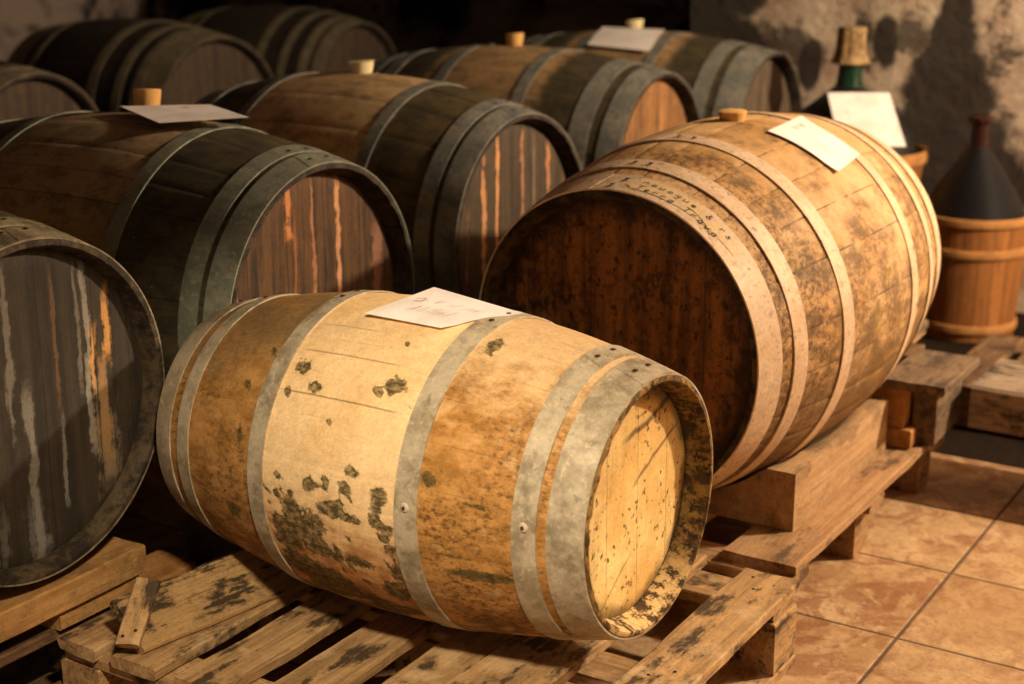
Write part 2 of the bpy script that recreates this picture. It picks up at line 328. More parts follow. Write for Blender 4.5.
def stave_body(Rh, Rb, L, mats, parent, seed, nst=27, mould=None, wall=.022, recess=.038, chime=.009, groove=.0016):
    rnd = random.Random(seed); r = profile(Rh, Rb, L)
    ws = [rnd.uniform(.75, 1.3) for _ in range(nst)]; tot = sum(ws); ths = []; a = rnd.random()*.2
    for w in ws:
        W = 2*PI*w/tot
        for q, sflag in ((0, 1), (.045, 0), (.2, 0), (.38, 0), (.6, 0), (.8, 0), (.955, 0)): ths.append((a+W*q, sflag))
        a += W
    hs = [rnd.uniform(-.4, .4)*groove for _ in range(nst)]
    nx = 84; xs = [-L/2+.003+(L-.006)*i/nx for i in range(nx+1)]
    # ring list: (x, radius, kind) from far head inside, over the outside, to near head inside
    rings = []
    rh_in = Rh-wall
    rings += [(-L/2+recess+.012, rh_in-.001, 1), (-L/2+recess*.75, rh_in, 1), (-L/2+.006, Rh-chime-.002, 1), (-L/2, Rh-chime, 1), (-L/2, Rh-.0025, 1)]
    no = len(rings); rings += [(x, r(x), 0) for x in xs]
    rings += [(L/2, Rh-.0025, 1), (L/2, Rh-chime, 1), (L/2-.006, Rh-chime-.002, 1), (L/2-recess*.75, rh_in, 1), (L/2-recess-.012, rh_in-.001, 1)]
    N = len(ths); vs = []; uvs = []; seam = []; md = []
    for (x, rr, kind) in rings:
        for j, (t, sf) in enumerate(ths):
            si = j//7
            R_ = rr + (hs[si] if kind == 0 else 0) - (groove if sf else 0)
            R_ += .0012*noise.noise(Vector((x*6+seed, math.cos(t)*2, math.sin(t)*2)))
            X = x
            if kind == 1 and abs(abs(x)-L/2) < .006: X += math.copysign(1, x)*(-.0015+.0028*noise.noise(Vector((t*9, seed, 3.)))+hs[si]*1.5-(.001 if sf else 0))
            vs.append((X, -R_*math.sin(t), R_*math.cos(t))); seam.append(1. if sf else 0.)
            tt = ((t+PI) % (2*PI))-PI; uvs.append((X, tt*Rb))
    fs = []
    for i in range(len(rings)-1):
        for j in range(N):
            j2 = (j+1) % N; fs.append((i*N+j, (i+1)*N+j, (i+1)*N+j2, i*N+j2))
    me = mesh('staves', vs, fs)
    me.materials.append(mats[0]); me.materials.append(mats[1])
    uvl = me.uv_layers.new(name='UVMap'); per = 2*PI*Rb
    for p in me.polygons:
        us = [uvs[me.loops[li].vertex_index] for li in p.loop_indices]
        mxv = max(q[1] for q in us)
        for li, q in zip(p.loop_indices, us):
            v = q[1]
            if mxv-v > per/2: v += per
            uvl.data[li].uv = (q[0], v)
        ring = p.vertices[0]//N
        p.material_index = 0 if no-1 <= ring < no+nx else 1
    at = me.attributes.new('seam', 'FLOAT', 'POINT'); at.data.foreach_set('value', seam)
    if mould is not None:
        for (x, rr, kind), i in zip(rings, range(len(rings))):
            for j, (t, sf) in enumerate(ths):
                u, v = uvs[i*N+j]; best = 0.
                for (cu, cv, ru, rv) in mould:
                    ru = max(ru, .0040); rv = max(rv, .0040)
                    dd = ((u-cu)/(ru*1.5))**2+((v-cv)/(rv*1.5))**2
                    if dd < 1: best = max(best, (1-math.sqrt(dd))*min(1., ru/.0055+.2))
                md.append(best)
        at = me.attributes.new('mould', 'FLOAT', 'POINT'); at.data.foreach_set('value', md)
    autosmooth(me, 40)
    return link('staves', me, None, parent)

def hoop(parent, x0, x1, r, mat, lap=None, rivets=(), rivmat=None, sgn=1, th=.0018, lap_len=.42, nth=144, washer=None, name='hoop'):
    """steel strip from x0 to x1; lap = angle where the overlapping end begins (runs back over the top)"""
    vs = []; fs = []; xs = [x0, x0+(x1-x0)*.5, x1]
    ofs = [.0003, .0014+th]
    for k in range(nth):
        a = 2*PI*k/nth; j = .0005*noise.noise(Vector((math.cos(a)*2, math.sin(a)*2, x0*30)))
        for o in ofs:
            for x in xs:
                R_ = r(x)+o+j; vs.append((x, -R_*math.sin(a), R_*math.cos(a)))
    for k in range(nth):
        b = k*6; c = ((k+1) % nth)*6
        for o in (0, 1):
            for q in (0, 1):
                f = (b+o*3+q, b+o*3+q+1, c+o*3+q+1, c+o*3+q); fs.append(f if o == 0 else f[::-1])
        fs.append((b, c, c+3, b+3)); fs.append((b+2, b+5, c+5, c+2))
    if lap is not None:
        n0 = len(vs); m = 14
        for k in range(m+1):
            for q, x in enumerate(xs):
                skew = .03*(q-1)
                a = lap - sgn*(lap_len*k/m) + skew
                lift = .0006
                for o in (.0012+th, .0014+th+lift):
                    R_ = r(x)+o; X = x*1.0+(.0006 if q == 2 else (-.0006 if q == 0 else 0)); vs.append((X, -R_*math.sin(a), R_*math.cos(a)))
        for k in range(m):
            b = n0+k*6; c = b+6
            for q in (0, 1): fs.append((b+q*2+1, b+q*2+3, c+q*2+3, c+q*2+1))
            fs.append((b, b+1, c+1, c)); fs.append((b+5, b+4, c+4, c+5))
        for b in (n0, n0+m*6): fs.append((b, b+2, b+3, b+1)); fs.append((b+2, b+4, b+5, b+3))
    me = mesh(name, vs, fs)
    bm = bmesh.new(); bm.from_mesh(me); bmesh.ops.recalc_face_normals(bm, faces=bm.faces); bm.to_mesh(me); bm.free(); autosmooth(me, 30)
    h = link(name, me, mat, parent)
    for (x, a) in rivets:
        R_ = r(x)+.0014+th+.0019; rivet(h, (x, -R_*math.sin(a), R_*math.cos(a)), a, .0046, rivmat)
    if washer:
        x, a = washer; R_ = r(x)+.0014+th; rivet(h, (x, -R_*math.sin(a), R_*math.cos(a)), a, .0062, rivmat)
    return h
RIV = {}
def rivet(parent, loc, a, rad, mat, name='rivet'):
    key = (round(rad, 4), mat.name)
    if key not in RIV:
        vs = []; fs = []; n = 12; prof = [(1., 0), (.96, .12), (.7, .26), (.3, .32)]
        for (q, h) in prof:
            for k in range(n): t = 2*PI*k/n; vs.append((q*rad*math.cos(t), q*rad*math.sin(t), h*rad))
        for i in range(3):
            for k in range(n): fs.append((i*n+k, i*n+(k+1) % n, (i+1)*n+(k+1) % n, (i+1)*n+k))
        fs.append([3*n+k for k in range(n)]); me = mesh('rivet', vs, fs, True); me.materials.append(mat); RIV[key] = me
    o = bpy.data.objects.new(name, RIV[key]); COL.objects.link(o); o.parent = parent; o.location = loc; o.rotation_euler = (a, 0, 0); return o

def head_disc(Rh, L, mat, parent, side, wall=.022, recess=.038, name='head'):
    x = side*(L/2-recess); rr = Rh-wall-.0002; vs = []; fs = []; n = 96
    rad = [0.02, .08, .14, .2, rr*.86, rr*.96, rr]; rad = [q for q in rad[:4] if q < rr*.85]+rad[4:]
    for q in rad:
        for k in range(n):
            a = 2*PI*k/n; d = 0. if q < rr*.97 else -side*.004
            vs.append((x+d+.0008*noise.noise(Vector((q*30, a*3, 1.))), -q*math.sin(a), q*math.cos(a)))
    m = len(rad)
    for i in range(m-1):
        for k in range(n):
            f = (i*n+k, i*n+(k+1) % n, (i+1)*n+(k+1) % n, (i+1)*n+k); fs.append(f)
    fs.append([k for k in range(n)])
    # back face gives the board its thickness
    b0 = len(vs)
    for k in range(n):
        a = 2*PI*k/n; vs.append((x-side*.02, -rr*math.sin(a), rr*math.cos(a)))
    for k in range(n): fs.append(((m-1)*n+k, (m-1)*n+(k+1) % n, b0+(k+1) % n, b0+k))
    fs.append([b0+k for k in range(n)])
    me = mesh(name, vs, fs); bm = bmesh.new(); bm.from_mesh(me); bmesh.ops.recalc_face_normals(bm, faces=bm.faces); bm.to_mesh(me); bm.free(); autosmooth(me, 30)
    return link(name, me, mat, parent)

def cork(parent, x, th, r, rad, h, mat, tilt=(0, 0), lip=False):
    o_r = r(x); base = Vector((x, -o_r*math.sin(th), o_r*math.cos(th)))
    prof = [(rad*.78, -.012), (rad*.84, .0), (rad*.93, h*.5), (rad*.99, h*.9), (rad*(1.0 if not lip else 1.15), h), (rad*.9, h+.0015), (.001, h+.002)]
    o = lathe('bung', prof, 28, mat, parent, base, rot=(th+tilt[0], tilt[1], 0))
    # rim sawn slightly crooked
    for v in o.data.vertices:
        if v.co.z > h*.8: v.co.z += .10*v.co.x+.0012*noise.noise(v.co*90)
        v.co.x += .0009*noise.noise(v.co*70); v.co.y += .0009*noise.noise(v.co*70+Vector((5, 5, 5)))
    return o

def barrel(loc, yaw, tilt, Rh, Rb, L, mats, hoops, label, group=None, seed=1, nst=27, mould=None, bung=None, recess=.034, wall=.020, name='wine_barrel'):
    root = empty(name, loc, (0, -tilt, yaw)); tag(root, label, 'barrel', group)
    r = profile(Rh, Rb, L)
    stave_body(Rh, Rb, L, (mats['body'], mats['rim']), root, seed, nst, mould, wall, recess, .007 if mould else .009, .0004 if mould else .0012)
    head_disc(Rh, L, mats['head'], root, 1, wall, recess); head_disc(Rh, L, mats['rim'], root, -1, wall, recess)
    for hp in hoops:
        t0, t1 = hp[0], hp[1]; kw = hp[2] if len(hp) > 2 else {}
        hoop(root, t0*L/2, t1*L/2, r, kw.pop('mat', mats['hoop']), rivmat=mats['rivet'], **kw)
    if bung: cork(root, *bung)
    return root, r

# ------------------------------------------------------------------ timber
def board_mesh(l, w, h, seed=0, rough=.0015, bev=.003, nseg=None, notch=True):
    bm = bmesh.new(); nseg = nseg or max(4, int(l/.03)); nw = max(2, int(w/.03)); rnd = random.Random(seed)
    X = [-l/2+l*i/nseg for i in range(nseg+1)]; Y = [-w/2+w*i/nw for i in range(nw+1)]
    sec = [(y, h/2) for y in Y]+[(y, -h/2) for y in Y[::-1]]
    # bevelled section
    b = min(bev, h*.3, w*.2); sec = [(-w/2, h/2-b), (-w/2+b, h/2)]+[(y, h/2) for y in Y[1:-1]]+[(w/2-b, h/2), (w/2, h/2-b), (w/2, -h/2+b), (w/2-b, -h/2)]+[(y, -h/2) for y in Y[1:-1][::-1]]+[(-w/2+b, -h/2), (-w/2, -h/2+b)]
    n = len(sec); rows = []; bow = rnd.uniform(-.0015, .0015); so = seed*3.17
    for i, x in enumerate(X):
        row = []
        for (y, z) in sec:
            q = Vector((x*5+so, y*14, z*14)); d = noise.noise(q)*rough*2; d2 = noise.noise(q*3+Vector((7, 0, 0)))*rough
            px = x; endf = 0
            if i in (0, nseg): px += noise.noise(Vector((y*40+so, z*40, i)))*.004 - math.copysign(.0012, x)
            edge = 1 if abs(abs(y)-w/2) < b*1.1 else 0
            dy = noise.noise(Vector((x*9+so, math.copysign(3, y), 2)))*rough*1.6 if edge else 0
            row.append(bm.verts.new((px, y+dy+d2*.4, z+(d+d2)*.5+bow*(1-(2*x/l)**2))))
        rows.append(row)
    for i in range(nseg):
        for k in range(n):
            bm.faces.new((rows[i][k], rows[i][(k+1) % n], rows[i+1][(k+1) % n], rows[i+1][k]))
    bm.faces.new(rows[0][::-1]); bm.faces.new(rows[-1])
    bmesh.ops.recalc_face_normals(bm, faces=bm.faces)
    for f in bm.faces: f.smooth = True
    for e in bm.edges:
        if e.calc_face_angle(0) > R(38): e.smooth = False
    me = bpy.data.meshes.new('board'); bm.to_mesh(me); bm.free(); return me
SEED = [10]
def board(name, a, b, w, h, mat, parent=None, zc=None, roll=0., org=None, rough=.0015, bev=.003):
    """timber whose long axis runs from point a to point b (both at its centre line)"""
    a = Vector(a); b = Vector(b); d = b-a; l = d.length; SEED[0] += 1
    me = board_mesh(l, w, h, SEED[0], rough, bev); X = d.normalized(); Z = Vector((0, 0, 1)); Y = Z.cross(X)
    if Y.length < 1e-4: Y = Vector((0, 1, 0))
    Y.normalize(); Z = X.cross(Y); M = Matrix((X, Y, Z)).transposed().to_4x4() @ Matrix.Rotation(roll, 4, 'X')
    M.translation = (a+b)/2
    o = link(name, me, mat)
    if parent is not None:
        o.parent = parent; M = parent_matrix(parent).inverted() @ M
    o.matrix_basis = M; return o
def parent_matrix(p):
    return Matrix.Translation(p.location) @ p.rotation_euler.to_matrix().to_4x4()

# ================================================================== build
T_PALE = mat_timber('weathered_pine', '8f7048', 'c49c68', '33281a', .62, 'd2b080')
T_ORNG = mat_timber('orange_pine', 'a8713a', 'c08a4e', '5a3c20', .3)
T_DARK = mat_timber('old_dark_timber', '5a412a', '7d5e3e', '241a10', .5)
T_GREY = mat_timber('greyed_plank', '64503a', '80684c', '2c2218', .5)
RIVET = mat_plain('rusty_rivet', '5a3220', .7, .3, .5)
RIVET_D = mat_plain('dark_rivet', '3a3028', .6, .4, .4)
WASH = mat_plain('limed_nail', 'cdb79c', .8, 0, .3, 300)
CORK = mat_plain('cork', 'd9a860', .85, 0, .35, 60)
CORK_W = mat_plain('pale_bung', 'e0cf9c', .8, 0, .2, 60)
H_ZINC = mat_hoop('zinc_hoop', 'b8a98c', '98896c', 'd0bc96', .55, .1)
H_BEIGE = mat_hoop('beige_hoop', 'cfae88', 'dcbf9c', 'a88866', .6, .05)
H_GREEN = mat_hoop('grey_green_hoop', '6c7060', '8a8a74', 'a69c80', .5, .15, 3)
H_GREY = mat_hoop('grey_hoop', '6b6c64', '8c8778', '4c4a44', .5, .15, 7)
H_DIM = mat_hoop('dull_hoop', '6a604a', '84765a', '3c362c', .6, .1, 9)

MOULD0 = [(-0.098, 0.199, 0.0151, 0.0091), (-0.059, 0.231, 0.0133, 0.0084), (-0.107, 0.246, 0.0054, 0.007), (0.081, 0.2, 0.0181, 0.012), (0.057, 0.216, 0.0093, 0.0075), (0.08, 0.22, 0.0077, 0.0046), (0.115, 0.225, 0.0061, 0.0027), (-0.175, 0.179, 0.0066, 0.0043), (0.058, 0.13, 0.0026, 0.003), (0.015, 0.199, 0.0026, 0.0024), (-0.011, 0.277, 0.0026, 0.0022), (0.048, 0.34, 0.0119, 0.0071), (-0.031, 0.375, 0.013, 0.0111), (0.002, 0.367, 0.0063, 0.0109), (0.037, 0.368, 0.0119, 0.0108), (0.046, 0.381, 0.0051, 0.0044), (-0.012, 0.378, 0.0043, 0.0029), (0.031, 0.39, 0.0057, 0.0049), (0.012, 0.405, 0.0273, 0.0126), (0.041, 0.412, 0.0143, 0.0063), (0.059, 0.411, 0.0085, 0.0025), (0.099, 0.368, 0.0146, 0.0123), (0.096, 0.388, 0.0098, 0.0061), (0.092, 0.407, 0.0118, 0.0124), (0.112, 0.418, 0.0112, 0.0101), (0.105, 0.436, 0.0113, 0.0052), (0.114, 0.45, 0.0141, 0.0054), (-0.099, 0.404, 0.0074, 0.0078), (-0.069, 0.43, 0.0206, 0.0242), (-0.058, 0.455, 0.0324, 0.0255), (-0.028, 0.439, 0.0204, 0.0217), (-0.084, 0.484, 0.0238, 0.0186), (-0.032, 0.481, 0.0265, 0.0152), (0.021, 0.483, 0.029, 0.0075), (0.046, 0.481, 0.0173, 0.0045), (-0.065, 0.362, 0.0029, 0.0025), (0.048, 0.486, 0.0281, 0.0088), (-0.084, 0.541, 0.0323, 0.0189), (-0.043, 0.556, 0.035, 0.0222), (-0.017, 0.567, 0.0233, 0.0236), (0.053, 0.615, 0.0291, 0.0122), (0.099, 0.541, 0.0141, 0.0145), (0.12, 0.466, 0.0041, 0.0082), (0.107, 0.452, 0.0082, 0.0066), (0.26, 0.474, 0.0526, 0.0085), (0.243, 0.355, 0.0055, 0.0041), (0.262, 0.356, 0.0097, 0.0017), (0.187, 0.083, 0.0102, 0.02), (0.178, 0.327, 0.0098, 0.0116), (-0.276, 0.239, 0.0063, 0.0034), (-0.224, 0.239, 0.0093, 0.0047), (-0.198, 0.242, 0.0092, 0.0047), (-0.178, 0.234, 0.0077, 0.004), (-0.186, 0.328, 0.0061, 0.014), (-0.211, 0.466, 0.0195, 0.0093)]

_r = random.Random(5)
MOULD = [(u, v, a*(1.0 if v < .5 else 1.45), b*(1.0 if v < .5 else 1.5)) for (u, v, a, b) in MOULD0]
for _ in range(60):
    q = MOULD0[_r.randrange(27, 37)]; MOULD.append((min(.125, max(-.125, q[0]+_r.gauss(0, .035))), q[1]+_r.gauss(0, .03), _r.uniform(.0015, .0035), _r.uniform(.0015, .0035)))
MOULD += [(.02, .585, .045, .014), (-.06, .60, .04, .02), (.09, .60, .03, .012), (-.105, .46, .012, .02), (.115, .50, .01, .02)]
# ---- the small pale barrel in front
RW = dict(rivets=[(.14, .092), (.138, -.093)])
A_loc = (-.137, 2.287, .4255+.003); A_yaw = -.5865; A_tilt = .0107; A_RH, A_RB, A_L = .1947, .255, .835
A, rA = barrel(A_loc, A_yaw, A_tilt, A_RH, A_RB, A_L,
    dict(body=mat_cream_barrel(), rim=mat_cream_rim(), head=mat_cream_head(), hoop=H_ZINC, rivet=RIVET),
    [(.865, .99, dict(lap=.15, lap_len=.5, rivets=[(.388, .06), (.388, -.13)])),
     (.745, .83, dict(lap=.155, lap_len=.5, rivets=[(.329, .084), (.329, -.121)])),
     (.305, .395, dict(lap=.20, lap_len=.5, rivets=[(.146, .092), (.146, -.093)])),
     (-.385, -.305, dict(lap=.14, lap_len=.3, rivets=[(-.146, .09), (-.146, -.06)])),
     (-.83, -.755, dict(lap=.08, lap_len=.3, rivets=[(-.330, .03), (-.330, -.14)])),
     (-.985, -.885, dict(lap=.1, lap_len=.3, rivets=[(-.388, .03), (-.388, -.14)]))],
    'small pale yellow barrel with black mould patches, in front on the slatted pallet', seed=3, nst=24, mould=MOULD, recess=.040, wall=.016, name='small_wine_barrel')
# limed nail heads on two hoops
hps = [c for c in A.children if c.name.startswith('hoop')]
for h, x, a in ((hps[2], .146, 1.473), (hps[1], .329, 1.462)):
    R_ = rA(x)+.0032; o = rivet(h, (x, -R_*math.sin(a), R_*math.cos(a)), a, .0075, WASH, 'nail'); rivet(h, (x, -(R_+.003)*math.sin(a), (R_+.003)*math.cos(a)), a, .003, RIVET, 'nail')

# ---- the large light barrel on the right
B_RH, B_RB, B_L = .2944, .3566, .94
B, rB = barrel((.4425, 3.0326, .5154), -2.1669, -.026, B_RH, B_RB, B_L,
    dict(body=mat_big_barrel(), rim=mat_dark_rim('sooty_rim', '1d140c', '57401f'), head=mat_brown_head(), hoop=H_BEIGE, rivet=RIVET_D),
    [(.86, .995, dict(lap=.12, sgn=-1, lap_len=.5, rivets=[(.452, .02), (.425, -.03)])),
     (.70, .785, dict(lap=.12, sgn=-1, lap_len=.4, rivets=[(.349, .053), (.349, -.046)])),
     (.355, .44, dict(lap=.12, sgn=-1, lap_len=.4, rivets=[(.187, .037), (.187, -.055)])),
     (-.37, -.285, dict(lap=.1, sgn=-1)), (-.70, -.62, {}), (-.99, -.83, {})],
    'large light barrel with beige hoops and shadowed brown head, on the pallet at the right', seed=8, nst=25, bung=(-.015, 0.0, profile(B_RH, B_RB, B_L), .029, .018, CORK, (.0, .1)), recess=.034)

# ---- the row of dark barrels behind
AG1 = mat_aged('aged_oak_brown', 'a08660', '86704e', '322c1e', '4a4028', .19, 1.3, .7)
AG2 = mat_aged('aged_oak_tan', 'bd9c6e', 'a4855c', '3a3220', '544628', .20, 4.1, .2)
AG3 = mat_aged('aged_oak_russet', 'a6855a', '8a6e4c', '343020', '4a4028', .19, 7.7, .2)
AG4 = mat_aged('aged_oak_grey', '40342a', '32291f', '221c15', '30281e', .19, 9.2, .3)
RIM1 = mat_dark_rim('cellar_rim', '221a12', '46382a')
HD_C = mat_drip_head('streaked_head', '3c2c1c', '644628', '9c6238', '4e4a42',
    [(.075, .009, .9, 'd69a6c', -.30, .235), (-.07, .012, .85, 'd48a50', .15, .25), (.0, .006, .7, 'b98058', -.3, .24), (-.055, .005, .6, 'a8683c', -.3, .18), (.20, .02, .6, 'a87458', -.10, .13), (-.22, .008, .7, 'b97a58', -.3, .1), (-.13, .02, .55, '9c5a2c', -.3, -.03), (-.17, .008, .8, '2a241c', -.3, .15), (.03, .006, .7, '2e2a22', -.3, .1)], 1., 0., .45)
HD_D = mat_drip_head('striped_head', '3c3226', '544430', '7c5636', '4a463c',
    [(-.125, .010, .9, 'd0925a', -.16, .2), (-.07, .008, .95, 'd99a62', -.16, .24), (.035, .008, .8, 'bd8560', -.2, .24), (.085, .008, .6, '8a7560', -.2, .22), (.15, .010, .85, 'c88a5c', -.2, .2), (.22, .008, .6, 'b07a50', -.1, .1), (-.19, .008, .6, '9a6844', -.1, .08)], .7, 2., .3, .68)
HD_G = mat_drip_head('grey_run_head', '2c261c', '3e3427', '5c4a36', '4a443a',
    [(.0, .011, .6, '8d8676', -.28, .04), (.0, .026, .5, '7d7870', -.3, -.16), (-.03, .008, .55, '8a8474', -.04, .22), (.13, .009, .75, '958e80', -.10, .2), (.112, .006, .5, '8a8070', .02, .2), (.14, .010, .95, 'c8924e', -.01, .10), (.175, .012, .95, 'c8924e', .04, .14), (.155, .03, .6, '8f7c5e', -.17, .02), (.158, .016, .6, 'a87c48', -.12, .04), (.065, .006, .6, '8a8478', -.17, -.04), (.062, .005, .5, '7a5a38', .0, .2), (-.07, .012, .3, '8a8478', -.28, -.15)], .8, 5., .25, .68)
HD_E = mat_drip_head('russet_head', '6b4a2c', '94683c', 'b07c48', '5a4c3a', [(.05, .02, .5, 'b98450', -.2, .2)], .6, 7., .3)
HD_F = mat_drip_head('grey_brown_head', '4e4130', '655442', '7d6a50', '4a4236', [(.0, .02, .3, '84705a', -.2, .2)], .6, 8., .3)
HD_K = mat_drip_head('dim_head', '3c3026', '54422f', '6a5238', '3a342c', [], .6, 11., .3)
def std_hoops(a=.892, b=.866, c=.79, d=.475, e=.41, lap=.12, extra=()):
    return list(extra)+[(a, .995, dict(lap=lap, lap_len=.45, rivets=[(.44, .05), (.44, -.12)])), (c, b, dict(lap=lap+.02, lap_len=.45, rivets=[(.392, .05), (.392, -.12)])),
            (e, d, dict(lap=lap, lap_len=.4)), (-d, -e, {}), (-b, -c, {}), (-.995, -a, {})]
ROW = 'dark barrels in the long row behind'
G_, rG = barrel((-1.1314, 2.4215, .5384), -.5309, -.0037, .2668, .320, .955, dict(body=AG1, rim=mat_dark_rim('weathered_rim', '261e15', '54452f'), head=HD_G, hoop=mat_hoop('weathered_hoop', '8c7f62', '6a5e48', 'b09c74', .6, .1, 5), rivet=RIVET_D), std_hoops(lap=.02),
    'dark barrel cut by the left edge, its grey-streaked head facing us', seed=21, nst=25, wall=.016, recess=.03)
C_, rC = barrel((-.739, 2.965, .551), -.538, 0., .280, .341, .925, dict(body=AG1, rim=RIM1, head=HD_C, hoop=H_GREEN, rivet=RIVET_D), std_hoops(),
    'dark barrel with orange-streaked head and curled white card on top, behind the small pale barrel', seed=22, bung=(-.030, -.17, profile(.280, .341, .925), .028, .046, CORK, (.05, 0)), nst=26)
D_, rD = barrel((-.358, 3.70, .548), -.578, 0., .281, .350, .933, dict(body=AG2, rim=RIM1, head=HD_D, hoop=H_GREY, rivet=RIVET_D), std_hoops(),
    'tan barrel with pale vertical stripes on its head and a whitish bung', seed=23, bung=(-.02, -.03, profile(.281, .350, .933), .030, .028, CORK_W, (0, 0), True), nst=26)
E_, rE = barrel((.0254, 4.50, .552), -.541, 0., .289, .346, .945, dict(body=AG3, rim=RIM1, head=HD_E, hoop=H_GREY, rivet=RIVET_D), std_hoops(.865, .80, .68, .34, .26),
    'brown barrel with a plain russet head and orange cork, behind the striped-head barrel', seed=24, bung=(-.025, -.02, profile(.289, .346, .945), .027, .034, CORK), nst=26)
F_, rF = barrel((.4345, 5.1325, .5526), -.5418, 0., .29, .345, .96, dict(body=AG3, rim=RIM1, head=HD_F, hoop=H_GREY, rivet=RIVET_D), std_hoops(.82, .76, .655, .32, .25),
    'farthest barrel of the row, white card on its top, near the mouldy wall', seed=25, bung=(-.035, -.05, profile(.29, .345, .96), .030, .032, CORK_W), nst=26)
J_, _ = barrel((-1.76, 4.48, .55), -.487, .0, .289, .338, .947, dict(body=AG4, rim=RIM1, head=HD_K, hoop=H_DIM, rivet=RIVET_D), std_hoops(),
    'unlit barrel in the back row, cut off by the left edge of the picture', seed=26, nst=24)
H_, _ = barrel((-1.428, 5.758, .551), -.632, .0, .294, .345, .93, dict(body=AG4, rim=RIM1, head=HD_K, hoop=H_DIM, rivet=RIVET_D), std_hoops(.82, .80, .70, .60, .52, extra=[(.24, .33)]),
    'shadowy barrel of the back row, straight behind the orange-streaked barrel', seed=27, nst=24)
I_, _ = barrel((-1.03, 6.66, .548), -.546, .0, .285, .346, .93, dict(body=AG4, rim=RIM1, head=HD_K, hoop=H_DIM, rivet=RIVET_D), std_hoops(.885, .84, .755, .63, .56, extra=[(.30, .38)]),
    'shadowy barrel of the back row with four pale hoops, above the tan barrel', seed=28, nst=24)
K_, _ = barrel((.412, 6.66, .56), -.68, .02, .300, .345, .94, dict(body=mat_aged('aged_oak_dusty', '8a7460', '75624e', '55483a', '6a5a48', .19, 3.3, .3), rim=RIM1, head=HD_K, hoop=H_DIM, rivet=RIVET_D), std_hoops(),
    'dusty barrel in the dark recess, just showing over the farthest barrel of the row', seed=29, nst=24)

# ---- beams the rows rest on
def rest(name, e0, e1, s0, s1, ztop, h, mat, label, group=None):
    a = ES((e0+e1)/2, s0, ztop-h/2); b = ES((e0+e1)/2, s1, ztop-h/2)
    o = board(name, a, b, abs(e1-e0), h, mat); tag(o, label, 'timber', group); return o
rest('support_timber', 1.87, 1.94, 1.93, 4.95, .23, .23, T_DARK, 'long dark timber carrying the near ends of the barrel row', None)
rest('support_timber', 2.62, 2.69, 1.93, 4.95, .222, .222, T_DARK, 'long dark timber carrying the far ends of the barrel row')
for e in (3.50, 4.72):
    rest('support_timber', e, e+.07, 2.45, 5.5, .205, .205, T_DARK, 'dark timber under the back barrel row', 'timbers under the back row')
rest('support_timber', 4.1, 4.17, 2.45, 5.5, .205, .205, T_DARK, 'dark timber under the back barrel row', 'timbers under the back row')
for e in (2.85, 3.45):
    rest('support_timber', e, e+.07, 5.58, 6.16, .235, .235, T_DARK, 'dark timber under the barrel in the recess', 'timbers in the recess')

# ---- front pallet
P = ES(.843, 2.292); pal = empty('wooden_pallet', P, (0, 0, YAW_S)); tag(pal, 'wooden slatted pallet under the small pale barrel', 'pallet')
def pb(name, e0, e1, s0, s1, z0, z1, mat, parent, base, along='s', **k):
    E0, S0 = base
    if along == 's': a = ES(E0+(e0+e1)/2, S0+s0, (z0+z1)/2); b = ES(E0+(e0+e1)/2, S0+s1, (z0+z1)/2); w = abs(e1-e0)
    else: a = ES(E0+e0, S0+(s0+s1)/2, (z0+z1)/2); b = ES(E0+e1, S0+(s0+s1)/2, (z0+z1)/2); w = abs(s1-s0)
    return board(name, a, b, w, z1-z0, mat, parent, **k)
b1 = (.843, 2.292)
dk = []
for (e0, e1, s1, z) in ((0, .105, 0, .160), (.175, .305, -.0, .166), (.31, .398, 0, .160), (.445, .54, -.0, .160), (.585, .675, 0, .160), (.715, .81, 0, .160), (.845, .93, 0, .158)):
    dk.append(pb('deck_board', e0, e1, -.83, s1, z-.021, z, T_PALE, pal, b1, rough=.0022))
for s0 in (-.10, -.46, -.82):
    pb('stringer_board', .005, .925, s0, s0+.09, .118, .1385, T_PALE, pal, b1, 'e')
    for (e0, e1) in ((.0, .085), (.40, .53), (.845, .93)):
        pb('block', e0, e1, s0-.005, s0+.095, .020, .118, T_PALE, pal, b1)
for (e0, e1) in ((.0, .09), (.42, .51), (.84, .93)):
    pb('bottom_board', e0, e1, -.83, 0, .0, .020, T_PALE, pal, b1)
for (e, s) in ((.03, -.045), (.055, -.075), (.075, -.03), (.04, -.41), (.07, -.44), (.05, -.62)):
    w = ES(b1[0]+e, b1[1]+s, .1595); loc = parent_matrix(dk[0] if False else pal).inverted() @ w
    o = rivet(dk[0], (0, 0, 0), 0, .003, RIVET_D, 'nail'); o.matrix_basis = dk[0].matrix_basis.inverted() @ Matrix.Translation(loc)

# ---- leaning plank and batten on the front pallet's left side
def slab(name, c, th, mat, n=18):
    """board from four corner points (near-low, far-low, far-high, near-high), thickened backwards"""
    a, b, cc, d = [Vector(q) for q in c]; X = ((b-a)+(cc-d)).normalized(); Wd = ((d-a)+(cc-b))/2
    Nn = X.cross(Wd).normalized(); Y = Nn.cross(X); cen = (a+b+cc+d)/4; l = ((b-a).length+(cc-d).length)/2; w = Wd.length
    SEED[0] += 1; me = board_mesh(l, w, th, SEED[0], .002); M = Matrix((X, Y, Nn)).transposed().to_4x4(); M.translation = cen-Nn*th/2
    o = link(name, me, mat); o.matrix_basis = M; return o
LP = [ES(b1[0]+.76, b1[1]-.80, .168), ES(b1[0]+.70, b1[1]-.46, .168), ES(b1[0]+.775, b1[1]-.46, .235), ES(b1[0]+.835, b1[1]-.80, .235)]
o = slab('loose_plank', LP, .02, mat_timber('stained_plank', '97764a', 'b08c58', '241d12', .75)); tag(o, 'mould-stained loose plank leaning over the left side of the front pallet', 'plank')
